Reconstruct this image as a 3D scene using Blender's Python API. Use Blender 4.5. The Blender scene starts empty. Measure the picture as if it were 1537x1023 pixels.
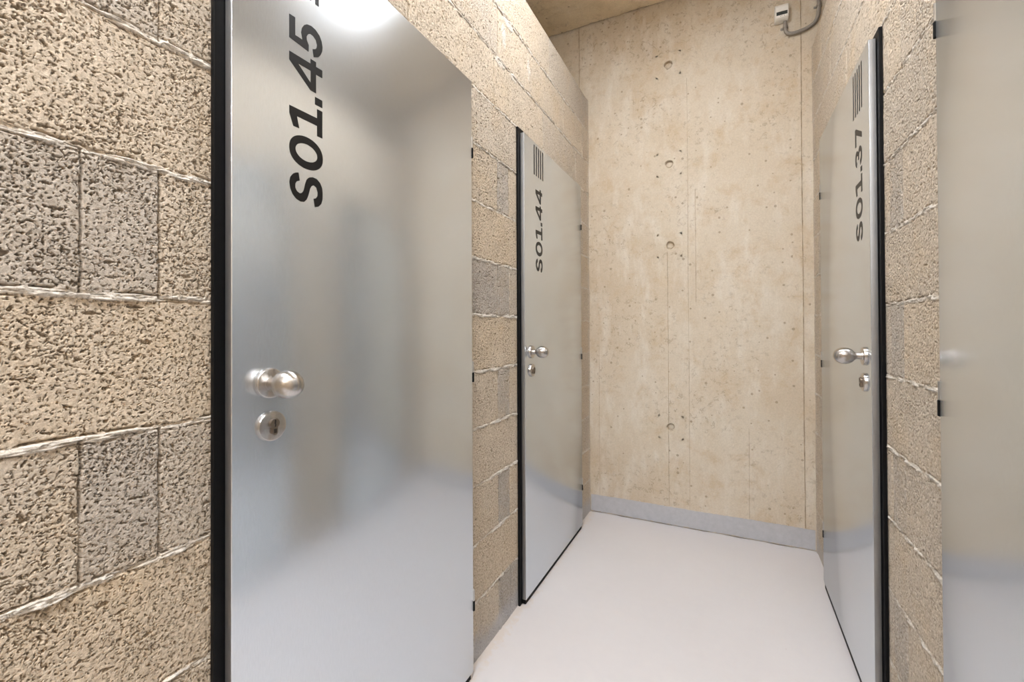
import bpy, bmesh, math, random
import numpy as np
from mathutils import Vector, Matrix

C = bpy.context.scene.collection
PI = math.pi

# ------------------------------------------------------------------ dimensions (metres)
XL, XR = -0.793, 0.402          # faces of the two block walls
YB = 2.7345                     # concrete end wall
YF = -3.2                       # end of the corridor behind the camera
ZT = 2.6                        # top of the block walls
ZC = 3.085                      # concrete ceiling
WT = 0.115                      # block wall thickness

# ------------------------------------------------------------------ helpers
def link(name, me, mats=None, parent=None, smooth=False):
    o = bpy.data.objects.new(name, me)
    C.objects.link(o)
    if mats is not None:
        for m in (mats if isinstance(mats, (list, tuple)) else [mats]):
            me.materials.append(m)
    if parent:
        o.parent = parent
    if smooth:
        for p in me.polygons:
            p.use_smooth = True
    return o

def obj(name, bm, mats, parent=None, smooth=False, angle=None):
    me = bpy.data.meshes.new(name)
    bmesh.ops.recalc_face_normals(bm, faces=bm.faces[:])
    bm.to_mesh(me)
    bm.free()
    o = link(name, me, mats, parent, smooth or angle is not None)
    if angle is not None:
        me.set_sharp_from_angle(angle=math.radians(angle))
    return o

def tag(o, label=None, cat=None, group=None, kind=None):
    if label: o['label'] = label
    if cat: o['category'] = cat
    if group: o['group'] = group
    if kind: o['kind'] = kind
    return o

def empty(name, loc, rz=0.0):
    o = bpy.data.objects.new(name, None)
    C.objects.link(o)
    o.location = loc
    o.rotation_euler = (0, 0, rz)
    o.empty_display_size = 0.1
    return o

def box(bm, x0, x1, y0, y1, z0, z1, bevel=0.0, seg=2, mat=0):
    r = bmesh.ops.create_cube(bm, size=1.0)
    vs = r['verts']
    for v in vs:
        v.co = Vector(((x0 + x1) / 2 + v.co.x * (x1 - x0), (y0 + y1) / 2 + v.co.y * (y1 - y0), (z0 + z1) / 2 + v.co.z * (z1 - z0)))
    fs = list({f for v in vs for f in v.link_faces})
    for f in fs: f.material_index = mat
    if bevel > 0:
        es = list({e for v in vs for e in v.link_edges})
        bmesh.ops.bevel(bm, geom=es, offset=bevel, segments=seg, affect='EDGES', profile=0.5, material=mat)

def lathe(bm, prof, origin, axis='X', n=48, sgn=1):
    """prof: (distance along the axis, radius)"""
    rings = []
    for d, r in prof:
        ring = []
        if r < 1e-6:
            p = (origin[0] + sgn * d, origin[1], origin[2]) if axis == 'X' else (origin[0], origin[1], origin[2] + d)
            ring = [bm.verts.new(p)]
        else:
            for i in range(n):
                a = 2 * PI * i / n
                c, s = math.cos(a) * r, math.sin(a) * r
                if axis == 'X':
                    ring.append(bm.verts.new((origin[0] + sgn * d, origin[1] + c, origin[2] + s)))
                else:
                    ring.append(bm.verts.new((origin[0] + c, origin[1] + s, origin[2] + d)))
        rings.append(ring)
    for a, b in zip(rings, rings[1:]):
        for i in range(n):
            j = (i + 1) % n
            va = [a[0]] if len(a) == 1 else [a[i], a[j]]
            vb = [b[0]] if len(b) == 1 else [b[j], b[i]]
            if len(va) + len(vb) >= 3:
                bm.faces.new(va + vb)
    if len(rings[0]) > 1: bm.faces.new(rings[0])
    if len(rings[-1]) > 1: bm.faces.new(rings[-1])

def tube(bm, pts, r, n=16):
    pts = [Vector(p) for p in pts]
    rings = []
    prev = None
    for i, p in enumerate(pts):
        t = (pts[min(i + 1, len(pts) - 1)] - pts[max(i - 1, 0)]).normalized()
        if prev is None:
            u = t.orthogonal().normalized()
        else:
            u = (prev - t * prev.dot(t)).normalized()
        prev = u
        w = t.cross(u)
        rings.append([bm.verts.new(p + u * math.cos(2 * PI * k / n) * r + w * math.sin(2 * PI * k / n) * r) for k in range(n)])
    for a, b in zip(rings, rings[1:]):
        for k in range(n):
            bm.faces.new((a[k], a[(k + 1) % n], b[(k + 1) % n], b[k]))
    bm.faces.new(rings[0]); bm.faces.new(rings[-1])

def spline(pts, k=8):
    """Catmull-Rom through pts"""
    P = [Vector(p) for p in pts]
    P = [P[0] * 2 - P[1]] + P + [P[-1] * 2 - P[-2]]
    out = []
    for i in range(1, len(P) - 2):
        for j in range(k):
            t = j / k
            a, b, c, d = P[i - 1], P[i], P[i + 1], P[i + 2]
            out.append(0.5 * ((2 * b) + (c - a) * t + (2 * a - 5 * b + 4 * c - d) * t * t + (3 * b - a - 3 * c + d) * t ** 3))
    out.append(P[-2])
    return out

# ------------------------------------------------------------------ noise (numpy)
def _h(i, j, s):
    n = (i.astype(np.int64) * 374761393 + j.astype(np.int64) * 668265263 + s * 974634777) & 0xFFFFFFFF
    n = ((n ^ (n >> 13)) * 1274126177) & 0xFFFFFFFF
    n = n ^ (n >> 16)
    return (n & 0xFFFFFF) / float(0x1000000)

def perlin(x, y, s=0):
    xi, yi = np.floor(x), np.floor(y)
    xf, yf = x - xi, y - yi
    u = xf * xf * xf * (xf * (xf * 6 - 15) + 10)
    v = yf * yf * yf * (yf * (yf * 6 - 15) + 10)
    def g(a, b):
        t = _h(xi + a, yi + b, s) * 2 * PI
        return np.cos(t) * (xf - a) + np.sin(t) * (yf - b)
    n0 = g(0, 0) * (1 - u) + g(1, 0) * u
    n1 = g(0, 1) * (1 - u) + g(1, 1) * u
    return (n0 * (1 - v) + n1 * v) * 1.5

def sstep(a, b, x):
    t = np.clip((x - a) / (b - a), 0, 1)
    return t * t * (3 - 2 * t)

# ------------------------------------------------------------------ materials
class N:
    def __init__(s, name):
        s.m = bpy.data.materials.new(name)
        s.m.use_nodes = True
        s.t = s.m.node_tree
        s.b = s.t.nodes['Principled BSDF']
    def n(s, typ, ins=None, **kw):
        nd = s.t.nodes.new(typ)
        for k, v in kw.items(): setattr(nd, k, v)
        for k, v in (ins or {}).items():
            if hasattr(v, 'is_output') or isinstance(v, bpy.types.NodeSocket): s.t.links.new(v, nd.inputs[k])
            else: nd.inputs[k].default_value = v
        return nd
    def set(s, **kw):
        for k, v in kw.items():
            k = k.replace('_', ' ')
            if isinstance(v, bpy.types.NodeSocket): s.t.links.new(v, s.b.inputs[k])
            else: s.b.inputs[k].default_value = v
    def co(s, scale=(1, 1, 1)):
        tc = s.n('ShaderNodeTexCoord')
        mp = s.n('ShaderNodeMapping', {'Vector': tc.outputs['Object'], 'Scale': scale})
        return mp.outputs[0]
    def noise(s, vec, scale, detail=4, rough=0.55, dist=0.0):
        return s.n('ShaderNodeTexNoise', {'Vector': vec, 'Scale': scale, 'Detail': detail, 'Roughness': rough, 'Distortion': dist}).outputs['Fac']
    def ramp(s, fac, stops):
        r = s.n('ShaderNodeValToRGB', {'Fac': fac})
        el = r.color_ramp.elements
        while len(el) < len(stops): el.new(0.5)
        for e, (p, c) in zip(el, stops):
            e.position = p
            e.color = tuple(c) + (1,) if len(c) == 3 else c
        return r.outputs['Color']
    def maprange(s, v, a, b, c, d, smooth=False):
        r = s.n('ShaderNodeMapRange', {'Value': v, 'From Min': a, 'From Max': b, 'To Min': c, 'To Max': d})
        if smooth: r.interpolation_type = 'SMOOTHSTEP'
        return r.outputs[0]
    def mix(s, fac, a, b, blend='MIX'):
        r = s.n('ShaderNodeMix', data_type='RGBA', blend_type=blend)
        for i, v in ((0, fac), (6, a), (7, b)):
            if isinstance(v, bpy.types.NodeSocket): s.t.links.new(v, r.inputs[i])
            else: r.inputs[i].default_value = (tuple(v) + (1,)) if isinstance(v, (tuple, list)) and len(v) == 3 else v
        return r.outputs[2]
    def math(s, op, a, b=0.0):
        r = s.n('ShaderNodeMath', operation=op)
        for i, v in ((0, a), (1, b)):
            if isinstance(v, bpy.types.NodeSocket): s.t.links.new(v, r.inputs[i])
            else: r.inputs[i].default_value = v
        return r.outputs[0]
    def bump(s, h, strength=0.3, dist=0.002, normal=None):
        ins = {'Height': h, 'Strength': strength, 'Distance': dist}
        if normal is not None: ins['Normal'] = normal
        return s.n('ShaderNodeBump', ins).outputs[0]

def mat_block():
    k = N('lightweight_block')
    v = k.co()
    tint = k.n('ShaderNodeAttribute', attribute_name='tint').outputs['Fac']
    mort = k.n('ShaderNodeAttribute', attribute_name='mortar').outputs['Fac']
    pale = k.n('ShaderNodeAttribute', attribute_name='paint').outputs['Fac']
    base = k.ramp(tint, [(0.0, (0.47, 0.435, 0.395)), (0.35, (0.57, 0.51, 0.435)), (0.7, (0.61, 0.53, 0.43)), (1.0, (0.62, 0.52, 0.40))])
    big = k.noise(v, 5.0, 5, 0.6)
    base = k.mix(k.maprange(big, 0.5, 0.75, 0, 0.5), base, (0.60, 0.475, 0.32))
    grain = k.noise(v, 140, 4, 0.7)
    base = k.mix(k.maprange(grain, 0.30, 0.7, 0.0, 1.0), k.mix(1.0, base, (0.66, 0.62, 0.56), 'MULTIPLY'), k.mix(1.0, base, (1.22, 1.2, 1.17), 'MULTIPLY'))
    # dark aggregate specks
    vo = k.n('ShaderNodeTexVoronoi', {'Vector': v, 'Scale': 85.0, 'Randomness': 1.0})
    speck = k.math('MULTIPLY', k.maprange(vo.outputs['Distance'], 0.16, 0.30, 1, 0), k.maprange(k.noise(v, 60, 2), 0.52, 0.6, 0, 1))
    base = k.mix(k.math('MULTIPLY', speck, 0.35), base, (0.20, 0.125, 0.085))
    pit_shade = k.n('ShaderNodeAttribute', attribute_name='aggregate').outputs['Fac']
    base = k.mix(k.math('MULTIPLY', pit_shade, 0.36), base, (0.24, 0.18, 0.12))  # shade of the pits painted into the colour as dark brown
    base = k.mix(mort, base, k.ramp(grain, [(0.3, (0.50, 0.46, 0.40)), (0.7, (0.74, 0.69, 0.62))]))
    base = k.mix(pale, base, (0.50, 0.49, 0.49))
    h = k.math('ADD', k.noise(v, 420, 3, 0.7), k.math('MULTIPLY', speck, -0.6))
    k.set(Base_Color=base, Roughness=0.95, Normal=k.bump(h, 0.7, 0.0016))
    k.b.inputs['Specular IOR Level'].default_value = 0.2
    return k.m

def mat_concrete(name, cols, warm=0.5, bump=0.5):
    k = N(name)
    v = k.co()
    n1 = k.noise(v, 1.7, 6, 0.62)
    base = k.ramp(n1, [(0.3, cols[0]), (0.5, cols[1]), (0.72, cols[2])])
    # soft mottling
    n2 = k.noise(v, 9.0, 6, 0.7, 0.4)
    base = k.mix(k.maprange(n2, 0.5, 0.68, 0, 0.7), base, cols[3])
    n2b = k.noise(k.co((3.0, 3.0, 1.0)), 4.0, 5, 0.65)
    base = k.mix(k.maprange(n2b, 0.5, 0.68, 0, 0.7), base, cols[4])
    # short scratches and worm-like pores
    mp = k.co((1.0, 1.0, 1.0))
    w = k.n('ShaderNodeTexNoise', {'Vector': mp, 'Scale': 34.0, 'Detail': 2.0, 'Roughness': 0.5, 'Distortion': 1.2}).outputs['Fac']
    line = k.maprange(k.math('ABSOLUTE', k.math('SUBTRACT', w, 0.5)), 0.0, 0.075, 1, 0)
    brk = k.maprange(k.noise(v, 30.0, 3), 0.52, 0.58, 0, 1)
    area = k.maprange(k.noise(v, 2.6, 3), 0.42, 0.6, 0.15, 1)
    brk = k.math('MULTIPLY', brk, area)
    scr = k.math('MULTIPLY', line, brk)
    # pores
    vo = k.n('ShaderNodeTexVoronoi', {'Vector': v, 'Scale': 26.0, 'Randomness': 1.0})
    rad = k.maprange(k.n('ShaderNodeSeparateColor', {0: vo.outputs['Color']}).outputs[0], 0.5, 1.0, 0.0, 0.2)
    pore = k.maprange(k.math('SUBTRACT', vo.outputs['Distance'], rad), -0.02, 0.02, 1, 0)
    pit = k.math('MAXIMUM', k.math('MULTIPLY', scr, 0.8), k.math('MULTIPLY', pore, 0.9))
    base = k.mix(k.math('MULTIPLY', pit, 0.6), base, (0.22, 0.155, 0.09))
    fine = k.noise(v, 120, 4, 0.7)
    base = k.mix(k.maprange(fine, 0.3, 0.7, 0, 1), k.mix(1.0, base, (0.9, 0.89, 0.87), 'MULTIPLY'), k.mix(1.0, base, (1.07, 1.07, 1.06), 'MULTIPLY'))
    h = k.math('SUBTRACT', k.math('MULTIPLY', fine, 0.3), pit)
    k.set(Base_Color=base, Roughness=0.82, Normal=k.bump(h, bump, 0.002))
    k.b.inputs['Specular IOR Level'].default_value = 0.3
    return k.m

def mat_floor():
    k = N('painted_screed')
    v = k.co()
    n1 = k.noise(v, 1.6, 5, 0.6)
    n2 = k.noise(v, 30, 4, 0.6)
    base = k.ramp(n1, [(0.3, (0.61, 0.585, 0.585)), (0.7, (0.65, 0.625, 0.625))])
    base = k.mix(k.maprange(n2, 0.35, 0.75, 0, 0.25), base, (0.69, 0.665, 0.655))
    sp = k.n('ShaderNodeTexVoronoi', {'Vector': v, 'Scale': 14.0})
    rad = k.maprange(k.n('ShaderNodeSeparateColor', {0: sp.outputs['Color']}).outputs[1], 0.8, 1.0, 0.0, 0.035)
    spot = k.maprange(k.math('SUBTRACT', sp.outputs['Distance'], rad), -0.01, 0.008, 1, 0)
    base = k.mix(k.math('MULTIPLY', spot, 0.5), base, (0.32, 0.25, 0.19))
    # cement spilled along the foot of the left wall
    x = k.n('ShaderNodeSeparateXYZ', {0: v}).outputs[0]
    edge = k.math('ADD', x, k.maprange(k.noise(v, 34, 4, 0.7), 0.3, 0.7, -0.03, 0.03))
    base = k.mix(k.maprange(edge, XL + 0.015, XL + 0.045, 0.5, 0), base, (0.62, 0.52, 0.42))
    k.set(Base_Color=base, Roughness=k.maprange(n2, 0.3, 0.7, 0.34, 0.46), Normal=k.bump(k.noise(v, 70, 4), 0.06, 0.002))
    k.b.inputs['Specular IOR Level'].default_value = 0.45
    return k.m

def mat_sheet():
    k = N('brushed_steel_sheet')
    v = k.co()
    st = k.noise(k.co((500, 500, 60)), 1.0, 3, 0.6)       # fine grain
    cl = k.noise(v, 1.6, 3, 0.5)
    base = k.mix(k.maprange(st, 0.3, 0.7, 0, 1), (0.645, 0.69, 0.735), (0.705, 0.75, 0.795))
    ro = k.math('ADD', k.maprange(cl, 0.0, 1.0, 0.18, 0.23), k.maprange(st, 0.3, 0.7, -0.01, 0.01))
    k.set(Base_Color=base, Metallic=0.88, Roughness=ro, Normal=k.bump(st, 0.03, 0.0004))
    return k.m

def mat_simple(name, col, rough, metal=0.0, spec=0.5, noise=0.0, nscale=60):
    k = N(name)
    if noise:
        n = k.noise(k.co(), nscale, 4, 0.6)
        k.set(Base_Color=k.mix(k.maprange(n, 0.3, 0.7, 0, 1), tuple(c * (1 - noise) for c in col), tuple(min(1, c * (1 + noise)) for c in col)))
    else:
        k.set(Base_Color=tuple(col) + (1,))
    k.set(Roughness=rough, Metallic=metal)
    k.b.inputs['Specular IOR Level'].default_value = spec
    return k.m

def mat_lamp(name, strength, col):
    k = N(name)
    k.set(Base_Color=(0.9, 0.9, 0.88, 1), Roughness=0.5, Emission_Color=tuple(col) + (1,), Emission_Strength=strength)
    return k.m

M = {}
M['block'] = mat_block()
M['concrete'] = mat_concrete('board_marked_concrete', [(0.535, 0.445, 0.335), (0.60, 0.52, 0.41), (0.635, 0.57, 0.475), (0.53, 0.415, 0.28), (0.68, 0.63, 0.55)])
M['ceiling'] = mat_concrete('ceiling_concrete', [(0.66, 0.54, 0.37), (0.71, 0.60, 0.43), (0.75, 0.65, 0.49), (0.56, 0.45, 0.29), (0.76, 0.67, 0.53)], bump=0.35)
M['seam'] = mat_simple('seam_paste', (0.40, 0.315, 0.22), 0.85, 0.0, 0.2, noise=0.35, nscale=25)
M['floor'] = mat_floor()
M['sheet'] = mat_sheet()
M['edge'] = mat_simple('steel_fold', (0.36, 0.36, 0.36), 0.5, 1.0, noise=0.04, nscale=30)  # same steel as the sheet, with shade on the leaf edges put into the colour
def mat_turned():
    k = N('turned_stainless')
    n = k.noise(k.co(), 260, 3, 0.6)
    tg = k.n('ShaderNodeTangent', direction_type='RADIAL', axis='X').outputs[0]
    k.set(Base_Color=k.mix(k.maprange(n, 0.3, 0.7, 0, 1), (0.50, 0.475, 0.45), (0.58, 0.555, 0.53)), Metallic=1.0, Roughness=0.27, Anisotropic=0.75, Anisotropic_Rotation=0.25, Tangent=tg)
    return k.m
M['knob'] = mat_turned()
M['black'] = mat_simple('black_frame_paint', (0.0035, 0.0035, 0.004), 0.45, 0.0, 0.18, noise=0.2, nscale=80)
M['rubber'] = mat_simple('black_rubber', (0.004, 0.004, 0.004), 0.6, 0.0, 0.15, noise=0.2, nscale=90)
M['vinyl'] = mat_simple('black_vinyl', (0.006, 0.0055, 0.005), 0.4, 0.0, 0.3, noise=0.15, nscale=50)
M['hinge'] = mat_simple('zinc_hinge', (0.62, 0.61, 0.6), 0.35, 1.0, noise=0.05, nscale=150)
M['dark'] = mat_simple('keyway_shadow_gap', (0.02, 0.016, 0.012), 0.6, 0.0, 0.3, noise=0.2, nscale=150)
M['brass'] = mat_simple('nickel_lock_core', (0.27, 0.225, 0.185), 0.33, 1.0, noise=0.08, nscale=150)
M['bandpaint'] = mat_simple('grey_band_paint', (0.46, 0.46, 0.48), 0.7, 0.0, 0.3, noise=0.06, nscale=40)
M['plastic'] = mat_simple('white_plastic', (0.86, 0.84, 0.79), 0.4, 0.0, 0.5, noise=0.02)
M['window'] = mat_simple('dark_lens_plastic', (0.055, 0.062, 0.062), 0.25, 0.0, 0.5, noise=0.1)
M['conduit'] = mat_simple('grey_conduit_plastic', (0.27, 0.245, 0.215), 0.45, 0.0, 0.5, noise=0.06)
M['lamphousing'] = mat_simple('white_lamp_housing', (0.8, 0.8, 0.8), 0.4, 0.0, 0.5, noise=0.02)
LAMP = 26.0
M['diffuser_far'] = mat_lamp('lamp_diffuser_short', LAMP * 1.15, (0.95, 0.98, 1.03))
M['diffuser'] = mat_lamp('lamp_diffuser', LAMP, (0.95, 0.98, 1.03))  # glow of the added fill lamps only

# ------------------------------------------------------------------ block walls as carved relief
def block_field(Y, Z, side, zoff, fine):
    """relief height (m, + = out of the wall), tint, mortar share, paint share for wall points"""
    S = 11 if side < 0 else 47
    seedk = S
    zc = Z - zoff + 0.0022 * perlin(Y * 5, Y * 0 + 3.3, S) + 0.0012 * perlin(Y * 31, Y * 0 + 9.1, S)
    k = np.floor(zc / 0.2)
    dz = zc - np.round(zc / 0.2) * 0.2            # distance to the nearest bed joint
    dtop = dz.copy()
    # vertical joints
    odd = (np.mod(k, 2) == 0)
    h = np.zeros_like(Y); tint = np.zeros_like(Y); mort = np.zeros_like(Y)
    if side < 0:
        jo = [-2.9, -2.65, -2.4, -2.15, -1.9, -1.65, -1.4, -1.15, -0.9, -0.65, -0.4, -0.15, 0.03, 0.281, 0.374, 0.66, 0.95, 1.20, 1.497, 1.595, 1.86, 2.13, 2.40, 2.62]
        je = [-2.77, -2.27, -1.77, -1.27, -0.77, -0.27, 0.16, 0.52, 0.80, 1.10, 1.73, 2.00, 2.28, 2.52]
        jt = [-2.5, -2.0, -1.5, -1.0, -0.5, 0.0, 0.45, 0.97, 1.473, 1.97, 2.47]
        jt2 = [-2.25, -1.75, -1.25, -0.75, -0.25, 0.25, 0.75, 1.02, 1.502, 1.76, 2.26, 2.6]
        jt3 = [-2.4, -1.9, -1.4, -0.9, -0.4, 0.1, 0.6, 1.1, 1.6, 2.05, 2.4]
    else:
        jo = [-2.9, -2.4, -1.9, -1.4, -0.9, -0.4, 0.1, 0.6, 1.1, 1.452, 1.55, 1.86, 2.13, 2.40, 2.62]
        je = [-2.77, -2.27, -1.77, -1.27, -0.77, -0.27, 0.16, 0.52, 0.80, 1.73, 2.00, 2.28, 2.52]
        jt = [-2.5, -2.0, -1.5, -1.0, -0.5, 0.0, 0.5, 1.0, 1.5, 2.02, 2.5]
        jt2 = [-2.25, -1.75, -1.25, -0.75, -0.25, 0.25, 0.75, 1.25, 1.75, 2.3]
        jt3 = jt
    dv = np.full_like(Y, 9.0)
    blk = np.zeros_like(Y)
    yw = Y + 0.0012 * perlin(Z * 40, Z * 0 + 1.7, S + 3)
    def apply(mask, js, off):
        a = np.array(js)
        idx = np.searchsorted(a, yw[mask])
        lo = a[np.clip(idx - 1, 0, len(a) - 1)]; hi = a[np.clip(idx, 0, len(a) - 1)]
        dl, dh = yw[mask] - lo, hi - yw[mask]
        near = np.minimum(np.abs(dl), np.abs(dh))
        dv[mask] = near
        blk[mask] = idx + off
    low = k < 10
    joints_even = (np.mod(k, 2) == 0) if side < 0 else (np.mod(k, 2) == 1)
    # on the left wall even courses (0,2,4...) carry the narrow closer pieces; same rhythm shifted on the right
    if side > 0: joints_even = (np.mod(k, 2) == 1)
    apply(low & joints_even, jo, 0)
    apply(low & ~joints_even, je, 50)
    for kk, js in ((10, jt), (11, jt2), (12, jt3)):
        apply((k == kk), js, 100)
    apply(k > 12, jt, 150)
    r1 = _h(blk, k, S + 5); r2 = _h(blk, k, S + 6)
    tint = 0.25 + 0.6 * r1
    # whole courses without closers are warmer, closers greyer
    tint = np.where(low & ~joints_even, 0.55 + 0.4 * r1, tint)
    tint = np.where(low & joints_even, 0.22 + 0.45 * r1, tint)
    if side < 0:
        grey = low & joints_even & (yw > 0.281) & (yw < 0.374)
        tint = np.where(grey, 0.04 + 0.1 * r1, tint)
        grey = low & joints_even & (yw > 1.497) & (yw < 1.595)
        tint = np.where(grey, 0.0 + 0.1 * r1, tint)
        tint = np.where((k == 6) & (yw > 1.20) & (yw < 1.595), 0.0, tint)
        tint = np.where((k == 6) & (yw > 0.03) & (yw < 0.281), 0.10, tint)
        tint = np.where((k == 0) & (yw > 1.497) & (yw < 1.7), 0.0, tint)
        tint = np.where((k == 8) & (yw > 1.20) & (yw < 1.497), 0.6, tint)
        tint = np.where((k == 2) & (yw > 1.20) & (yw < 1.497), 0.65, tint)
        tint = np.where((k == 4) & (yw > 1.20) & (yw < 1.497), 0.6, tint)
    else:
        grey = low & joints_even & (yw > 1.452) & (yw < 1.55)
        tint = np.where(grey, 0.1, tint)
        tint = np.where(low & ~joints_even, 0.3 + 0.2 * r1, tint)
    tint = np.where(k >= 9, 0.33 + 0.3 * r1, tint)
    if side < 0:
        tint = np.where((k == 12) & (yw > 2.05), 0.32 - 0.2 * sstep(2.3, 2.6, yw), tint)
        tint = np.where((k == 11) & (yw > 1.18) & (yw < 1.502), 0.25, tint)
    # relief
    h += (r2 - 0.5) * 0.0022
    pit_shade = np.zeros_like(Y)
    if fine:
        wx = Y + 0.0016 * perlin(Y * 130, Z * 130, S + 20); wz = Z + 0.0016 * perlin(Y * 130, Z * 130, S + 21)
        dens = 0.16 * perlin(Y * 11, Z * 11, S + 22) + 0.12 * (r2 - 0.5) - np.where(k >= 9, 0.07, 0.0)
        n1 = perlin(wx * 200, wz * 200, S + 1)
        m1 = perlin(Y * 175, Z * 175, S + 2)
        worm = (1 - sstep(0.07, 0.19, np.abs(n1))) * sstep(0.23, 0.33, m1 + dens)
        n2 = perlin(wx * 310, wz * 310, S + 7)
        m2 = perlin(Y * 200, Z * 200, S + 8)
        worm2 = (1 - sstep(0.08, 0.26, np.abs(n2))) * sstep(0.18, 0.30, m2 + dens)
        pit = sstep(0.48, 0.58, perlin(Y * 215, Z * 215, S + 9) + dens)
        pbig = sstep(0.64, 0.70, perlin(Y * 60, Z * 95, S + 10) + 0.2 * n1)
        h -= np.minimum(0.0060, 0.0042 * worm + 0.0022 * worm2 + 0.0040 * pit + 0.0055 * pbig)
        pit_shade = np.clip(0.8 * worm + 0.4 * worm2 + pit + pbig, 0, 1)  # pit mask that carries the painted shade of the recesses
        h += 0.0006 * perlin(Y * 30, Z * 30, S + 12) + 0.00025 * perlin(Y * 330, Z * 330, S + 13)
    # bed joints: squeezed mortar strip, lumpy, with broken dark cracks along its edges
    nb = perlin(Y * 22, dz * 10 + k * 7.7, S + 14)
    nb2 = perlin(Y * 85, dz * 160 + k * 3.1, S + 15)
    nb3 = perlin(Y * 9, k * 5.1 + 0.5, S + 16)
    nb4 = perlin(Y * 48, dz * 260 + k * 1.7, S + 25)
    hw = 0.0058 + 0.0022 * nb3 + 0.0018 * nb
    strip = 1 - sstep(hw - 0.0025, hw + 0.0005, np.abs(dz + 0.0012 * nb))
    keep = np.clip(0.75 + 0.9 * nb + 0.5 * nb3, 0.0, 1.0)
    bead = strip * keep
    ctop = np.exp(-((dz - hw - 0.0008 * nb4) / 0.0017) ** 2) * sstep(-0.15, 0.25, nb2 + 0.5 * nb)
    cbot = np.exp(-((dz + hw + 0.0010 * nb4) / 0.0015) ** 2) * sstep(0.0, 0.35, nb4 - 0.4 * nb)
    cmid = np.exp(-((dz - 0.003 * nb) / 0.0012) ** 2) * sstep(0.1, 0.4, nb2) * strip
    crack = np.clip(ctop + 0.7 * cbot + 0.5 * cmid, 0, 1)
    inwall = (zc > 0.1) & (zc < 2.5)
    h = np.where(inwall, h * (1 - 0.8 * strip) + bead * (0.0022 + 0.0026 * nb2 + 0.0022 * nb4) - (strip - bead) * 0.004 - crack * 0.0075, h)
    mort = np.where(inwall, np.clip(bead * 1.1, 0, 1) * (1 - 0.4 * crack), mort)
    # butt joints: thin open cracks
    vj = np.exp(-(dv / np.where(Y < 0.5, 0.0016, 0.0024)) ** 2)
    open_ = np.clip(0.75 + 0.9 * perlin(Z * 18, blk * 3.3 + Z * 0, S + 17), 0, 1)
    h -= vj * 0.009 * open_
    # mortar smears
    if side < 0:
        for (cy, cz, wy, wz_) in ((1.555, 2.315, 0.022, 0.06), (1.60, 2.385, 0.05, 0.02), (1.52, 2.19, 0.05, 0.02), (1.80, 2.31, 0.02, 0.05), (1.645, 2.19, 0.04, 0.015)):
            m = np.exp(-((Y - cy) / wy) ** 2 - ((Z - cz) / wz_) ** 2)
            m = sstep(0.35, 0.7, m + 0.35 * perlin(Y * 40, Z * 40, S + 18))
            mort = np.maximum(mort, m * 0.9); h += m * 0.002
    # cement fillet in the corner with the concrete end wall
    c = 1 - sstep(0.010, 0.045, (YB - Y) + 0.02 * perlin(Z * 14, Y * 10, S + 19))
    mort = np.maximum(mort, 0.45 * c)
    h += c * 0.003
    h -= 0.006 * np.exp(-((YB - Y - 0.002) / 0.003) ** 2)
    # grey floor paint overlapping the lowest centimetres
    paint = 1 - sstep(0.03, 0.10, Z + 0.035 * perlin(Y * 7, Z * 7, S + 30) + 0.012 * perlin(Y * 60, Z * 60, S + 31))
    paint = paint * (0.85 if side < 0 else 0.5)
    return h, tint, mort, paint, pit_shade * (1 - mort)

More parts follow.
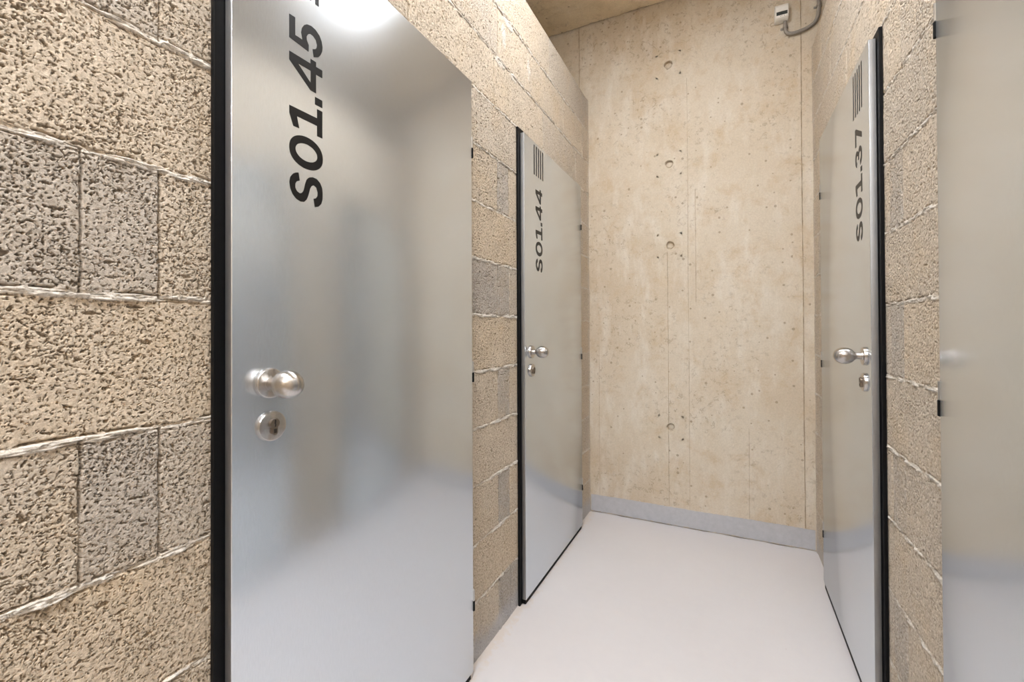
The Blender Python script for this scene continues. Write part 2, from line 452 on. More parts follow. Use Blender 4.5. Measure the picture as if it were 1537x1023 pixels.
def block_wall(name, side, patches, zoff):
    X = XL if side < 0 else XR
    V, F, TI, MO, PA, PS = [], [], [], [], [], []
    off = 0
    for ys, zs, fine in patches:
        Yg, Zg = np.meshgrid(ys, zs, indexing='ij')
        h, t, m, p, g = block_field(Yg.ravel(), Zg.ravel(), side, zoff, fine)
        x = X - side * h
        V.append(np.stack([x, Yg.ravel(), Zg.ravel()], 1))
        ny, nz = len(ys), len(zs)
        i = np.arange(ny - 1)[:, None] * nz + np.arange(nz - 1)[None, :]
        q = np.stack([i, i + nz, i + nz + 1, i + 1], -1).reshape(-1, 4)
        if side > 0: q = q[:, ::-1]
        F.append(q + off); off += ny * nz
        TI.append(t); MO.append(m); PA.append(p); PS.append(g)
    # body of the wall behind the carved face
    d = 0.013
    xa, xb = (X - WT, X - d) if side < 0 else (X + d, X + WT)
    c = np.array([[a, b, e] for a in (xa, xb) for b in (YF, YB) for e in (0.0, ZT - 0.002)], float)
    V.append(c)
    q = np.array([[0, 1, 3, 2], [4, 6, 7, 5], [0, 4, 5, 1], [2, 3, 7, 6], [0, 2, 6, 4], [1, 5, 7, 3]])
    F.append(q + off)
    TI.append(np.full(8, 0.4)); MO.append(np.zeros(8)); PA.append(np.zeros(8)); PS.append(np.zeros(8)); off += 8
    # capping strip along the wall top joining face and body
    y0, y1 = YF, YB
    c = np.array([[X, y0, ZT], [X, y1, ZT], [xa if side < 0 else xb, y1, ZT], [xa if side < 0 else xb, y0, ZT],
                  [X, y0, ZT - 0.004], [X, y1, ZT - 0.004]], float)
    V.append(c)
    F.append(np.array([[0, 1, 2, 3], [0, 4, 5, 1]]) + off)
    TI.append(np.full(6, 0.4)); MO.append(np.full(6, 0.3)); PA.append(np.zeros(6)); PS.append(np.zeros(6)); off += 6
    V = np.concatenate(V).astype(np.float32); F = np.concatenate(F).astype(np.int32)
    me = bpy.data.meshes.new(name)
    me.vertices.add(len(V)); me.vertices.foreach_set('co', V.ravel())
    me.loops.add(F.size); me.loops.foreach_set('vertex_index', F.ravel())
    me.polygons.add(len(F))
    me.polygons.foreach_set('loop_start', np.arange(0, F.size, 4, dtype=np.int32))
    me.polygons.foreach_set('loop_total', np.full(len(F), 4, dtype=np.int32))
    me.update(calc_edges=True)
    for nm, arr in (('tint', TI), ('mortar', MO), ('paint', PA), ('aggregate', PS)):
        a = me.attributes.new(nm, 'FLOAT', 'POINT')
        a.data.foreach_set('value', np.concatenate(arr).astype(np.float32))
    me.validate()
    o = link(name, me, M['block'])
    sm = np.ones(len(me.polygons), dtype=bool); sm[-8:] = False
    me.polygons.foreach_set('use_smooth', sm)
    return o

def rng(a, b, step):
    return np.linspace(a, b, max(2, int(round((b - a) / step)) + 1))

left_patches = [
    (rng(YF, -0.7, 0.03), rng(0, ZT, 0.02), False),
    (rng(-0.7, 0.17, 0.0038), rng(0, ZT, 0.0038), True),
    (rng(0.17, 0.475, 0.0008), rng(0.28, 1.98, 0.0009), True),
    (rng(0.17, 0.475, 0.01), rng(0, 0.28, 0.01), False),
    (rng(0.17, 0.475, 0.004), rng(1.98, ZT, 0.004), True),
    (rng(0.475, 1.235, 0.03), rng(0, 1.955, 0.03), False),
    (rng(0.475, 1.235, 0.0021), rng(1.955, ZT, 0.0022), True),
    (rng(1.235, 1.70, 0.0016), rng(0, ZT, 0.0018), True),
    (rng(1.70, 2.455, 0.03), rng(0, 1.955, 0.03), False),
    (rng(1.70, 2.455, 0.0021), rng(1.955, ZT, 0.0022), True),
    (rng(2.455, YB, 0.0035), rng(0, ZT, 0.0035), True),
]
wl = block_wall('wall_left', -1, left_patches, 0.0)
tag(wl, 'left wall of beige pitted lightweight blocks with rough mortar beds', 'wall', kind='structure')
right_patches = [
    (rng(YF, -0.5, 0.03), rng(0, ZT, 0.02), False),
    (rng(-0.5, 0.38, 0.0038), rng(0, ZT, 0.0038), True),
    (rng(0.38, 1.12, 0.03), rng(0, 1.955, 0.03), False),
    (rng(0.38, 1.12, 0.0038), rng(1.955, ZT, 0.0038), True),
    (rng(1.12, 1.62, 0.0016), rng(0, ZT, 0.0018), True),
    (rng(1.62, 2.36, 0.03), rng(0, 1.955, 0.03), False),
    (rng(1.62, 2.36, 0.0028), rng(1.955, ZT, 0.0022), True),
    (rng(2.36, YB, 0.0035), rng(0, ZT, 0.0035), True),
]
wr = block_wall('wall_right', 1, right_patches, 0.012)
tag(wr, 'right wall of beige pitted lightweight blocks between the two steel doors', 'wall', kind='structure')

# ------------------------------------------------------------------ concrete shell
WX = 2.3
HOLES = [(-0.307, 2.705), (-0.306, 2.118), (-0.303, 1.638), (-0.306, 0.571)]
def make_back_wall():
    bm = bmesh.new()
    R, n, depth = 0.0235, 28, 0.020
    xs = [-WX, HOLES[0][0] - 0.07, HOLES[0][0] + 0.07, WX]
    zs = [-0.0]
    for _, z in sorted(HOLES, key=lambda q: q[1]): zs += [z - 0.07, z + 0.07]
    zs += [ZC + 0.15]
    def quad(x0, x1, z0, z1, y=YB):
        bm.faces.new([bm.verts.new((x0, y, z0)), bm.verts.new((x0, y, z1)), bm.verts.new((x1, y, z1)), bm.verts.new((x1, y, z0))])
    for i in range(len(zs) - 1):
        for j in range(3):
            if j == 1 and i % 2 == 1: continue
            quad(xs[j], xs[j + 1], zs[i], zs[i + 1])
    for hx, hz in HOLES:
        cx = HOLES[0][0]
        outer, rim, rim2, inner = [], [], [], []
        for i in range(n):
            a = 2 * PI * i / n
            c, s = math.cos(a), math.sin(a)
            q = 0.07 / max(abs(c), abs(s))
            rr = R * (1 + 0.05 * math.sin(3 * a + hz * 9))
            outer.append(bm.verts.new((cx + c * q, YB, hz + s * q)))
            rim.append(bm.verts.new((hx + c * rr * 1.06, YB, hz + s * rr * 1.06)))
            rim2.append(bm.verts.new((hx + c * rr * 0.98, YB + 0.002, hz + s * rr * 0.98)))
            inner.append(bm.verts.new((hx + c * rr * 0.82, YB + depth, hz + s * rr * 0.82)))
        for A, B in ((outer, rim), (rim, rim2), (rim2, inner)):
            for i in range(n):
                j = (i + 1) % n
                bm.faces.new((A[i], A[j], B[j], B[i]))
        bm.faces.new(inner)
    # solid back
    fr = list(bm.faces)
    box(bm, -WX, WX, YB + 0.03, YB + 0.25, 0, ZC + 0.15)
    for (a, b, c, d) in (((-WX, YB, 0), (WX, YB, 0), (WX, YB + .03, 0), (-WX, YB + .03, 0)), ((-WX, YB, ZC + .15), (WX, YB, ZC + .15), (WX, YB + .03, ZC + .15), (-WX, YB + .03, ZC + .15)),
                         ((-WX, YB, 0), (-WX, YB, ZC + .15), (-WX, YB + .03, ZC + .15), (-WX, YB + .03, 0)), ((WX, YB, 0), (WX, YB, ZC + .15), (WX, YB + .03, ZC + .15), (WX, YB + .03, 0))):
        bm.faces.new([bm.verts.new(p) for p in (a, b, c, d)])
    me = bpy.data.meshes.new('wall_back')
    bm.to_mesh(me); bm.free()
    return link('wall_back', me, M['concrete'])
wb = make_back_wall()
tag(wb, 'tall fair-faced concrete end wall with a column of tie holes', 'wall', kind='structure')
for hx, hz in HOLES:
    bm = bmesh.new()
    prof = [(0, 0.0), (0, 0.0155), (0.003, 0.0165), (0.006, 0.016)]
    lathe(bm, [(0.0, 0.0165), (0.003, 0.0160), (0.0042, 0.013), (0.0046, 0.0)], (hx, YB + 0.020, hz), 'X', 24, 1)
    # turn the plug to face the corridor
    for v in bm.verts:
        dx, dy = v.co.x - hx, v.co.y - (YB + 0.020)
        v.co.x, v.co.y = hx + dy, YB + 0.020 - dx
    obj('tie_hole_plug', bm, M['concrete'], wb, smooth=True)
# form-board joints: fine raised fins left by the shuttering
def fin(x, z0, z1, w, d, seed):
    bm = bmesh.new()
    n = int((z1 - z0) / 0.03)
    rs = random.Random(seed)
    L, Rr, T = [], [], []
    for i in range(n + 1):
        z = z0 + (z1 - z0) * i / n
        ox = 0.0008 * math.sin(z * 5 + seed) + rs.uniform(-0.0004, 0.0004)
        ww = w * rs.uniform(0.5, 1.2)
        L.append(bm.verts.new((x + ox - ww, YB - 0.0002, z))); Rr.append(bm.verts.new((x + ox + ww, YB - 0.0002, z)))
        T.append(bm.verts.new((x + ox, YB - d * rs.uniform(0.4, 1.2), z)))
    for i in range(n):
        bm.faces.new((L[i], L[i + 1], T[i + 1], T[i])); bm.faces.new((T[i], T[i + 1], Rr[i + 1], Rr[i]))
    bm.faces.new((L[0], T[0], Rr[0])); bm.faces.new((L[n], Rr[n], T[n]))
    o = obj('formwork_seam', bm, M['seam'], wb)
for a in ((0.352, 0.11, ZC, 0.0022, 0.0045, 1), (-0.731, 0.11, 1.2, 0.0008, 0.0015, 2), (-0.318, 0.11, 1.60, 0.0012, 0.0022, 3), (-0.205, 0.11, 2.6, 0.0009, 0.0018, 4), (-0.165, 1.30, 1.95, 0.0012, 0.0018, 7),
          (0.097, 0.11, 0.60, 0.0010, 0.0013, 5), (-0.851, 2.6, ZC, 0.0025, 0.004, 6)):
    fin(*a)

bm = bmesh.new(); box(bm, -WX, WX, YF - 0.2, YB - 0.03, -0.12, 0.0)
box(bm, -WX, WX, YB - 0.03, YB + 0.25, -0.12, -0.012)
rs = random.Random(21); pa = None
for i in range(301):
    x = -WX + 2 * WX * i / 300
    g = max(0.0012, 0.0045 + 0.003 * math.sin(x * 31) + rs.uniform(-0.003, 0.003))
    cur = [bm.verts.new(p) for p in ((x, YB - 0.03, 0.0), (x, YB - g, 0.0), (x, YB - g, -0.012))]
    if pa:
        for q in (0, 1): bm.faces.new((pa[q], cur[q], cur[q + 1], pa[q + 1]))
    pa = cur
tag(obj('floor', bm, M['floor']), 'pale grey painted screed floor of the cellar corridor', 'floor', kind='structure')
# ceiling stops just short of the end wall: a ragged open joint
def make_ceiling():
    bm = bmesh.new()
    box(bm, -WX, WX, YF - 0.2, YB - 0.02, ZC, ZC + 0.15)
    rs = random.Random(5)
    n = 240
    a, b, c, d = [], [], [], []
    for i in range(n + 1):
        x = -WX + 2 * WX * i / n
        g = 0.010 + 0.005 * math.sin(x * 23) * rs.random() + rs.uniform(-0.004, 0.004)
        a.append(bm.verts.new((x, YB - 0.0205, ZC))); b.append(bm.verts.new((x, YB - max(0.002, g), ZC + rs.uniform(-0.001, 0.001))))
        c.append(bm.verts.new((x, YB - max(0.002, g), ZC + 0.03))); d.append(bm.verts.new((x, YB - 0.0205, ZC + 0.03)))
    for i in range(n):
        for A, B in ((a, b), (b, c), (c, d)):
            bm.faces.new((A[i], A[i + 1], B[i + 1], B[i]))
    return obj('ceiling', bm, M['ceiling'])
tag(make_ceiling(), 'brownish bare concrete ceiling above the block walls', 'ceiling', kind='structure')
bm = bmesh.new(); box(bm, -WX - 0.2, -WX, YF - 0.2, YB + 0.25, 0, ZC + 0.15)
tag(obj('wall_outer_left', bm, M['concrete']), 'concrete outer wall behind the left cellar rooms', 'wall', kind='structure')
bm = bmesh.new(); box(bm, WX, WX + 0.2, YF - 0.2, YB + 0.25, 0, ZC + 0.15)
tag(obj('wall_outer_right', bm, M['concrete']), 'concrete outer wall behind the right cellar rooms', 'wall', kind='structure')
bm = bmesh.new(); box(bm, -WX, WX, YF - 0.2, YF, 0, ZC + 0.15)
tag(obj('wall_front', bm, M['concrete']), 'concrete wall closing the corridor behind the viewer', 'wall', kind='structure')

# painted grey band at the foot of the end wall
def band():
    bm = bmesh.new()
    n = 120
    x0, x1 = XL + 0.006, XR - 0.006
    rs = random.Random(8)
    cols = []
    for i in range(n + 1):
        x = x0 + (x1 - x0) * i / n
        zt = 0.106 + 0.0012 * math.sin(x * 9) + rs.uniform(-0.0012, 0.0012)
        zb = 0.0035 + rs.uniform(-0.002, 0.003)
        cols.append([bm.verts.new(p) for p in ((x, YB - 0.0018, zb), (x, YB - 0.0018, zt), (x, YB - 0.0001, zt), (x, YB - 0.0001, zb))])
    for p, q in zip(cols, cols[1:]):
        for k in range(4):
            bm.faces.new((p[k], q[k], q[(k + 1) % 4], p[(k + 1) % 4]))
    bm.faces.new(cols[0]); bm.faces.new(cols[-1])
    return obj('baseboard_back', bm, M['bandpaint'])
tag(band(), 'grey painted band along the foot of the end wall', 'baseboard', kind='structure')

# ------------------------------------------------------------------ lettering (s = along the text, t = cap height), metres
GL = {
 'S': ([(.0764,.0565),(.0613,.0536),(.0573,.0609),(.0522,.0637),(.0444,.0637),(.0384,.0601),(.0359,.0536),(.038,.0487),(.0442,.0446),(.0581,.0412),(.0678,.0378),(.074,.0319),(.0771,.0233),(.0762,.0128),(.0704,.0047),(.0613,-.0002),(.0499,-.0015),(.0375,-.0010),(.0276,.0021),(.0201,.0093),(.0171,.0181),(.0333,.0212),(.036,.0155),(.0415,.0116),(.0491,.011),(.0585,.0145),(.0612,.0207),(.0582,.0259),(.0521,.0294),(.037,.0336),(.0272,.0379),(.0213,.0438),(.0199,.052),(.023,.0618),(.0301,.0697),(.0399,.0747),(.0519,.0768),(.0623,.0748),(.0704,.0689),(.0745,.0625)], None),
 '0': ([(.1215 + .0325 * math.cos(a) * (abs(math.cos(a)) ** -0.12 if abs(math.cos(a)) > .01 else 1), .0375 + .0395 * math.sin(a)) for a in [2 * PI * i / 40 for i in range(40)]],
       [(.1220 + .0172 * math.cos(a), .0375 + .0258 * math.sin(a)) for a in [2 * PI * i / 40 for i in range(40)]]),
 '1': ([(.2020,.0768),(.2030,.0123),(.2222,.0123),(.2222,-.0008),(.1660,-.0008),(.1660,.0123),(.1872,.0123),(.1868,.0600),(.1650,.0547),(.1645,.0680),(.1870,.0768)], None),
 '.': ([(.2455,.0173),(.2455,-.0008),(.2298,-.0008),(.2298,.0173)], None),
 '4': ([(.3077,.0768),(.3085,.0281),(.3184,.0281),(.3184,.0148),(.3088,.0148),(.3092,-.0008),(.2932,-.0008),(.2928,.0148),(.2537,.0148),(.2537,.0283),(.2910,.0768)],
       [(.2932,.0570),(.2940,.0279),(.2690,.0279)]),
 '5': ([(.3800,.0768),(.3808,.0638),(.3460,.0636),(.3463,.0471),(.3597,.0501),(.3693,.0484),(.3782,.0434),(.3839,.0367),(.3868,.0264),(.3853,.0159),(.3788,.0061),(.3699,.0007),(.3591,-.0015),(.3494,-.0006),(.3396,.0034),(.3321,.0089),(.3260,.0204),(.3412,.0230),(.3444,.0168),(.3491,.0133),(.3557,.0122),(.3645,.0150),(.3692,.0221),(.3692,.0290),(.3652,.0341),(.3585,.0375),(.3515,.0370),(.3439,.0324),(.3303,.0328),(.3343,.0768)], None),
 '3': ([(.2560,.0600),(.2605,.0690),(.2690,.0750),(.2810,.0768),(.2930,.0755),(.3030,.0705),(.3085,.0620),(.3075,.0520),(.3020,.0440),(.2950,.0402),(.3060,.0370),(.3125,.0295),(.3135,.0200),(.3085,.0095),(.2990,.0025),(.2870,-.0010),(.2740,-.0008),(.2630,.0035),(.2555,.0110),(.2525,.0195),(.2685,.0225),(.2715,.0160),(.2770,.0120),(.2850,.0115),(.2930,.0140),(.2970,.0190),(.2965,.0250),(.2915,.0300),(.2840,.0322),(.2750,.0322),(.2750,.0440),(.2830,.0442),(.2900,.0470),(.2925,.0530),(.2905,.0590),(.2850,.0632),(.2790,.0638),(.2740,.0615),(.2710,.0565)], None),
 '7': ([(.3240,.0768),(.3810,.0768),(.3810,.0650),(.3490,-.0008),(.3315,-.0008),(.3610,.0632),(.3240,.0632)], None),
}
def glyphs(text):
    out, second = [], None
    for i, ch in enumerate(text):
        o, inner = GL[ch]
        dx = 0.0
        if ch == '4' and i == len(text) - 1: dx = 0.0735     # a 4 in the last place
        out.append(([(s + dx, t) for s, t in o], [(s + dx, t) for s, t in inner] if inner else None))
    return out

def flat_shape(bm, outer, inner, place, thick):
    """closed outline (with optional hole) filled and given thickness; place(s, t, d) -> point, d = distance off the sheet"""
    tmp = bmesh.new()
    loops = [outer] + ([inner] if inner else [])
    for lp in loops:
        vs = [tmp.verts.new((s, t, 0)) for s, t in lp]
        for i in range(len(vs)): tmp.edges.new((vs[i], vs[(i + 1) % len(vs)]))
    bmesh.ops.triangle_fill(tmp, use_beauty=True, use_dissolve=False, edges=tmp.edges[:])
    tmp.verts.ensure_lookup_table()
    top = {v: bm.verts.new(place(v.co.x, v.co.y, thick)) for v in tmp.verts}
    bot = {v: bm.verts.new(place(v.co.x, v.co.y, 0.0)) for v in tmp.verts}
    for f in tmp.faces:
        bm.faces.new([top[v] for v in f.verts]); bm.faces.new([bot[v] for v in reversed(f.verts)])
    for e in tmp.edges:
        if len(e.link_faces) == 1:
            a, b = e.verts
            bm.faces.new((top[a], top[b], bot[b], bot[a]))
    tmp.free()

# ------------------------------------------------------------------ doors
# local frame of a door: +X out of the wall, +Y from the handle edge to the hinge edge (mirrored on the right), Z up
LEAF_OUT, LEAF_IN = 0.030, 0.0115
FR_OUT = 0.010
def build_door(name, side, y_handle, y_hinge, label, number, u_knob, text_u=0.188, text_z=1.385, stripes=None, key=True, z_add=0.0):
    """side -1: on the left wall, +1: on the right wall"""
    W = abs(y_hinge - y_handle)
    d = 1 if y_hinge > y_handle else -1
    X = XL if side < 0 else XR
    root = empty(name, (X, (y_handle + y_hinge) / 2, 0.0))
    tag(root, label, 'door', kind='structure')
    yc = (y_handle + y_hinge) / 2
    def P(u, o, z):   # u from the handle edge, o = out of the wall
        return (-side * o, y_handle + d * u - yc, z)
    def bx(bm, u0, u1, o0, o1, z0, z1, bevel=0.0, seg=2):
        a, b = P(u0, o0, z0), P(u1, o1, z1)
        box(bm, min(a[0], b[0]), max(a[0], b[0]), min(a[1], b[1]), max(a[1], b[1]), z0, z1, bevel, seg)
    zt = 1.976 + z_add
    # frame: two jambs and a head
    bm = bmesh.new()
    bx(bm, -0.0175, 0.022, 0.0008, FR_OUT, 0.0, zt + 0.021, 0.0012)
    bx(bm, W - 0.020, W - 0.001, 0.0008, FR_OUT, 0.0, zt + 0.021, 0.0012)
    bx(bm, 0.022, W - 0.020, 0.0008, FR_OUT, zt - 0.02, zt + 0.021, 0.0012)
    fr = obj('frame', bm, M['black'], root)
    bm = bmesh.new()
    bx(bm, 0.0065, 0.0115, FR_OUT, LEAF_IN + 0.0003, 0.03, zt - 0.012)
    obj('rubber_seal', bm, M['rubber'], fr)
    # leaf
    bm = bmesh.new()
    bx(bm, 0.0, W, LEAF_IN, LEAF_OUT, 0.021 + z_add * 0.5, zt, 0.0018, 3)
    for f in bm.faces:
        f.normal_update()
        if abs(f.normal.y) > 0.9 or abs(f.normal.z) > 0.9: f.material_index = 1
    leaf = obj('leaf', bm, [M['sheet'], M['edge']], root, angle=50)
    # drop seal under the leaf
    bm = bmesh.new()
    bx(bm, 0.002, W - 0.012, 0.004, LEAF_OUT - 0.003, 0.003, 0.0205 + z_add * 0.5, 0.001)
    obj('floor_seal', bm, M['rubber'], root)
    # hinges
    for z0 in (0.2165, 0.9735, 1.723):
        bm = bmesh.new()
        lathe(bm, [(0, 0.0035), (0.0008, 0.0048), (0.0362, 0.0048), (0.037, 0.0035)], P(W + 0.0058, 0.0262, z0 + 0.0325), 'Z', 20)
        bx(bm, W - 0.006, W + 0.004, 0.020, 0.0285, z0 + 0.034, z0 + 0.068, 0.0006)
        hg = obj('hinge', bm, M['hinge'], root, angle=40)
        bm = bmesh.new()
        lathe(bm, [(0, 0.0042), (0.0008, 0.0058), (0.0312, 0.0058), (0.032, 0.0045)], P(W + 0.0058, 0.0262, z0), 'Z', 20)
        bx(bm, W - 0.005, W + 0.004, 0.002, 0.0225, z0 + 0.002, z0 + 0.030, 0.0006)
        s = obj('hinge_sleeve', bm, M['rubber'], hg, angle=40)
        s['label'] = 'black lower sleeve of the hinge'
    # knob
    kz = 1.0515 + z_add
    sg = -side
    org = P(u_knob, LEAF_OUT, kz)
    prof = [(0.0, 0.0262), (0.0012, 0.0275), (0.0065, 0.0275), (0.0088, 0.0268), (0.0098, 0.0250), (0.0100, 0.0135), (0.0118, 0.0130), (0.0122, 0.0102)]
    bm = bmesh.new()
    nk = [(0.0122, 0.0102), (0.0220, 0.0098), (0.0262, 0.0104), (0.0275, 0.0125)]
    R0, cz = 0.0256, 0.0535
    ball = []
    for i in range(4, 27):
        a = PI - PI * (i / 26)
        ball.append((cz + 0.0285 * math.cos(a), R0 * max(0.0, math.sin(a)) ** 0.93))
    ball = [b for b in ball if b[0] > 0.0282]
    ball[-1] = (cz + 0.0285, 0.0)
    lathe(bm, nk + ball, org, 'X', 64, sg)
    kn = obj('knob', bm, M['knob'], root, angle=60)
    bm = bmesh.new(); lathe(bm, prof, org, 'X', 64, sg)
    obj('knob_rosette', bm, M['knob'], kn, angle=30)
    # escutcheon with profile cylinder
    ez = kz - 0.079
    org = P(u_knob + 0.003, LEAF_OUT, ez)
    bm = bmesh.new(); lathe(bm, [(0.0, 0.0262), (0.0012, 0.0275), (0.0068, 0.0275), (0.0088, 0.0266), (0.0096, 0.0248), (0.0096, 0.0)], org, 'X', 64, sg)
    es = obj('lock_rosette', bm, M['knob'], root, angle=30)
    def cyl_outline(r, w, zb):
        pts = []
        a0 = math.asin(min(1, w / r))
        for i in range(21):
            a = -PI / 2 + a0 + (2 * PI - 2 * a0) * i / 20
            pts.append((r * math.cos(a), 0.0055 + r * math.sin(a)))
        for i in range(9):
            a = PI - PI * -i / 8
            pts.append((w * math.cos(PI - (PI * -i / 8)), zb + w * -abs(math.sin(PI * i / 8))))
        return pts
    def place(s, t, o): return (org[0] + sg * (0.0096 + o), org[1] + s, org[2] + t)
    bm = bmesh.new(); flat_shape(bm, cyl_outline(0.0087, 0.0050, -0.0105), None, place, 0.0060)
    cyl = obj('lock_cylinder', bm, M['brass'], es)
    def place2(s, t, o): return (org[0] + sg * (0.0156 + o), org[1] + s, org[2] + t)
    bm = bmesh.new()
    flat_shape(bm, [(-0.0012, 0.0125), (0.0012, 0.0125), (0.0016, 0.0085), (0.0010, 0.0060), (0.0016, 0.0030), (0.0010, -0.0005), (-0.0014, -0.0005), (-0.0008, 0.0035), (-0.0018, 0.0060)], None, place2, 0.0003)
    flat_shape(bm, [(-0.0028 , -0.0120), (0.0028, -0.0120), (0.0030, -0.0042), (-0.0030, -0.0042)], None, place2, 0.0002)
    obj('keyhole', bm, M['dark'], es)
    # marking: number reading upwards and five bars
    if number:
        bm = bmesh.new()
        # on the left wall the letter tops point to the handle edge (-u), on the right wall away from it
        def place3(s, t, o):
            u = text_u - t if side < 0 else text_u + t
            return P(u, LEAF_OUT + 0.00015 + o * 1.0, text_z + s)
        for o_, i_ in glyphs(number):
            flat_shape(bm, o_, i_, place3, 0.00025)
        t = obj('door_number', bm, M['vinyl'], leaf)
        t['label'] = 'black number %s reading upwards' % number
        for k in range(5):
            bm = bmesh.new()
            u0 = stripes[0] + (stripes[1] - stripes[0] - stripes[2]) * k / 4
            bx(bm, u0, u0 + stripes[2], LEAF_OUT + 0.0001, LEAF_OUT + 0.0004, stripes[3], stripes[4])
            obj('stripe', bm, M['vinyl'], leaf)
    return root

build_door('door_1', -1, 0.466, 1.257, 'large near steel door on the left wall marked S01.45', 'S01.45', 0.0675, 0.1878, 1.385, (0.096, 0.1800, 0.0085, 1.8235, 1.960))
build_door('door_2', -1, 1.679, 2.470, 'far steel door on the left wall marked S01.44', 'S01.44', 0.0600, 0.1960, 1.388, (0.1015, 0.2110, 0.0110, 1.831, 1.962))
build_door('door_3', 1, 1.608, 2.372, 'steel door on the right wall marked S01.37 with its knob near the black jamb', 'S01.37', 0.0550, 0.0765, 1.402, (0.0690, 0.1760, 0.0105, 1.824, 1.966), z_add=0.012)
build_door('door_4', 1, 0.362, 1.148, 'near steel door cut off by the right edge of the photo', None, 0.0650, z_add=0.012)

# ------------------------------------------------------------------ motion sensor and its conduit on the end wall
def make_sensor():
    cx, z0 = 0.2645, 2.770
    root = empty('motion_sensor', (cx, YB, z0))
    tag(root, 'small white motion sensor with dark lens high on the concrete end wall', 'sensor')
    w, h = 0.062, 0.078
    # housing: side profile (depth from the wall, height) swept across the width with rounded corners
    prof = [(0.0, 0.0), (0.026, 0.0), (0.0375, 0.005), (0.0455, 0.014), (0.0480, 0.029), (0.0455, 0.0305), (0.0415, 0.0315), (0.0445, 0.0575), (0.0505, 0.0585), (0.0505, 0.0605), (0.0430, 0.070), (0.0390, 0.0765), (0.0340, h), (0.0, h)]
    prof = [(dd, zz if zz > 0.06 else zz * 0.62) for dd, zz in prof]
    bm = bmesh.new()
    rows = []
    for sx, sc in ((-1.0, 0.0), (-1.0, 0.86), (-0.97, 0.94), (-0.90, 0.985), (-0.7, 1.0), (0, 1.0), (0.7, 1.0), (0.90, 0.985), (0.97, 0.94), (1.0, 0.86), (1.0, 0.0)):
        rows.append([bm.verts.new((sx * w / 2, -max(0.0, dd * sc) - 0.0002, zz)) for dd, zz in prof])
    for a, b in zip(rows, rows[1:]):
        for i in range(len(prof) - 1):
            try: bm.faces.new((a[i], a[i + 1], b[i + 1], b[i]))
            except ValueError: pass
    bmesh.ops.remove_doubles(bm, verts=bm.verts[:], dist=1e-5)
    house = obj('housing', bm, M['plastic'], root, angle=35)
    bm = bmesh.new()
    box(bm, -w / 2 + 0.0045, w / 2 - 0.0045, -0.0478, -0.036, 0.0190, 0.0370, 0.0012)
    obj('sensor_window', bm, M['window'], root)
    for sx in (-1, 1):
        bm = bmesh.new()
        box(bm, sx * (w / 2 - 0.0035) - 0.0027, sx * (w / 2 - 0.0035) + 0.0027, -0.0495, -0.006, 0.0175, 0.0385, 0.0012)
        obj('side_cheek', bm, M['plastic'], house)
    for dx in (-0.006, 0.0, 0.010):
        bm = bmesh.new()
        lathe(bm, [(0, 0.0016), (0.0006, 0.0016), (0.0009, 0.0)], (0, 0, 0), 'Z', 12)
        bmesh.ops.rotate(bm, verts=bm.verts[:], cent=(0, 0, 0), matrix=Matrix.Rotation(math.radians(112), 3, 'X'))
        bmesh.ops.translate(bm, verts=bm.verts[:], vec=(dx, -0.0475, 0.0128))
        obj('indicator', bm, M['window'], house)
make_sensor()

def make_conduit():
    r = 0.0088
    y = YB - r - 0.004
    root = empty('cable_conduit', (0.283, YB, 2.75))
    tag(root, 'bent grey cable conduit running from the white sensor up the corner', 'conduit')
    pts = spline([(0.2815, y, 2.7685), (0.2820, y, 2.735), (0.2880, y, 2.709), (0.3080, y, 2.697), (0.3420, y, 2.6975), (0.3800, y, 2.7060), (0.4080, y, 2.722), (0.4240, y, 2.749), (0.4290, y, 2.79), (0.4300, y, 2.86), (0.4300, y, ZC - 0.002)], 8)
    bm = bmesh.new(); tube(bm, [Vector(p) - Vector((0.283, YB, 2.75)) for p in pts], r, 18)
    obj('conduit_tube', bm, M['conduit'], root, smooth=True)
    def clip(x, z, horiz_arm):
        bm = bmesh.new()
        X, Z = x - 0.283, z - 2.75
        # saddle band round the tube and its screw lug
        n = 14
        A, B, Ci, D = [], [], [], []
        for i in range(n + 1):
            a = PI * i / n
            for lst, rr, zz in ((A, r + 0.0024, 0.0055), (B, r + 0.0024, -0.0055), (Ci, r + 0.0003, -0.0055), (D, r + 0.0003, 0.0055)):
                lst.append(bm.verts.new((X + rr * math.cos(a), -(r + 0.004) - rr * math.sin(a), Z + zz)))
        for i in range(n):
            for P_, Q_ in ((A, B), (B, Ci), (Ci, D), (D, A)):
                bm.faces.new((P_[i], P_[i + 1], Q_[i + 1], Q_[i]))
        bm.faces.new((A[0], B[0], Ci[0], D[0])); bm.faces.new((A[n], B[n], Ci[n], D[n]))
        for s in (-1, 1):
            box(bm, X + s * (r + 0.0012) - 0.0012, X + s * (r + 0.0012) + 0.0012, -(r + 0.0055), -0.0004, Z - 0.0055, Z + 0.0055)
        box(bm, X - r - 0.012, X + r + 0.0045, -0.0034, -0.0004, Z - 0.0055, Z + 0.0055, 0.0008)
        obj('pipe_clip', bm, M['conduit'], root, angle=40)
    clip(0.430, 2.806, True)
    clip(0.2823, 2.7375, False)
make_conduit()

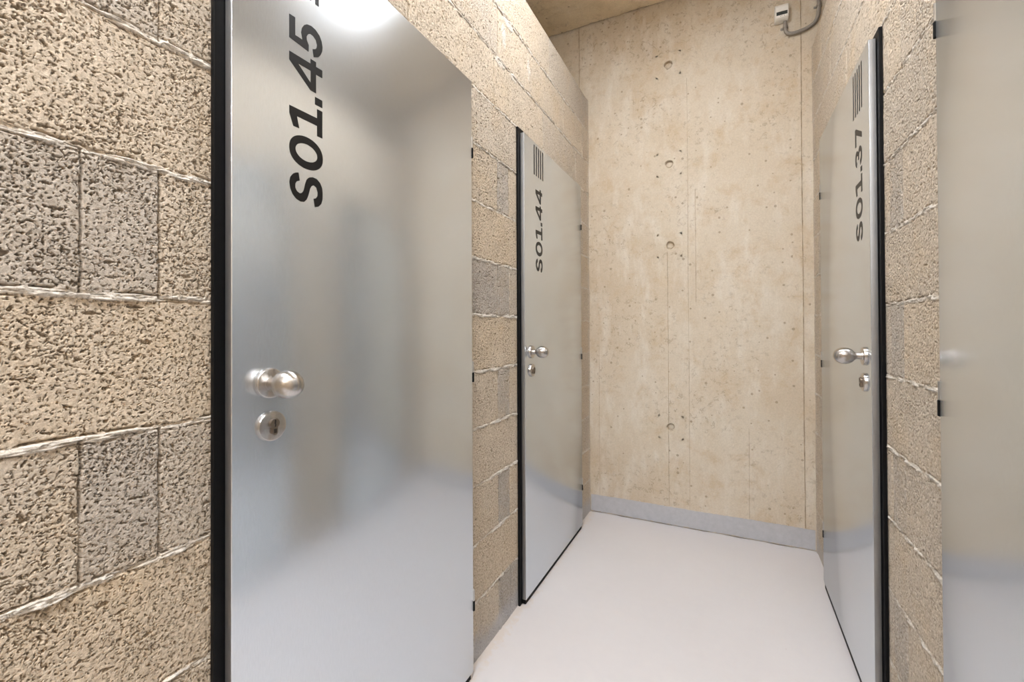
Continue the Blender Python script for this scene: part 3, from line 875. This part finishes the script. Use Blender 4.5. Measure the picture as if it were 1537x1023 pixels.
# ------------------------------------------------------------------ ceiling lamps (one above the frame; those behind the viewer are added fills)
def make_lamp(name, x, y, label, L=1.25, W=0.16, mat='diffuser'):
    root = empty(name, (x, y, ZC))
    tag(root, label, 'lamp', 'strip lamps on the corridor ceiling')
    bm = bmesh.new(); box(bm, -W / 2, W / 2, -L / 2, L / 2, -0.045, -0.0005, 0.004)
    obj('lamp_housing', bm, M['lamphousing'], root)
    bm = bmesh.new(); box(bm, -W / 2 + 0.012, W / 2 - 0.012, -L / 2 + 0.012, L / 2 - 0.012, -0.052, -0.0452, 0.002)
    obj('lamp_diffuser', bm, M[mat], root)
make_lamp('ceiling_lamp', -0.25, 1.45, 'white strip lamp on the ceiling nearest the end wall', L=0.5, mat='diffuser_far')
make_lamp('ceiling_lamp.001', -0.2, -0.35, 'white strip lamp on the ceiling just behind the viewer')  # fill light added out of view to brighten the near left wall
make_lamp('ceiling_lamp.002', -0.2, -2.2, 'white strip lamp on the ceiling farthest from the end wall')  # second fill added out of view to even out the corridor light

# ------------------------------------------------------------------ camera, world, view
F_PX, CY = 661.99, 489.0
yaw, pitch, roll = math.radians(26.12), math.radians(0.434), math.radians(-0.2545)
fw = Vector((-math.sin(yaw) * math.cos(pitch), math.cos(yaw) * math.cos(pitch), math.sin(pitch)))
rt = Vector((math.cos(yaw), math.sin(yaw), 0)); up = rt.cross(fw)
r2 = rt * math.cos(roll) + up * math.sin(roll); u2 = -rt * math.sin(roll) + up * math.cos(roll)
cam = bpy.data.cameras.new('camera')
cam.sensor_fit = 'HORIZONTAL'; cam.sensor_width = 36.0
cam.lens = F_PX / 1537 * 36.0
cam.shift_y = (CY - 511.5) / 1537
cam.clip_start = 0.02
co = bpy.data.objects.new('camera', cam)
C.objects.link(co)
co.matrix_world = Matrix(((r2.x, u2.x, -fw.x, 0), (r2.y, u2.y, -fw.y, 0), (r2.z, u2.z, -fw.z, 1.1487), (0, 0, 0, 1)))
bpy.context.scene.camera = co

w = bpy.data.worlds.new('world'); bpy.context.scene.world = w
w.use_nodes = True
w.node_tree.nodes['Background'].inputs[0].default_value = (0.02, 0.02, 0.02, 1)
w.node_tree.nodes['Background'].inputs[1].default_value = 1.0

sc = bpy.context.scene
sc.view_settings.view_transform = 'Standard'
sc.view_settings.look = 'None'
sc.view_settings.exposure = 2.0
sc.view_settings.gamma = 1.0
sc.view_settings.use_curve_mapping = False
sc.cycles.max_bounces = 16
sc.cycles.diffuse_bounces = 8
sc.cycles.glossy_bounces = 6
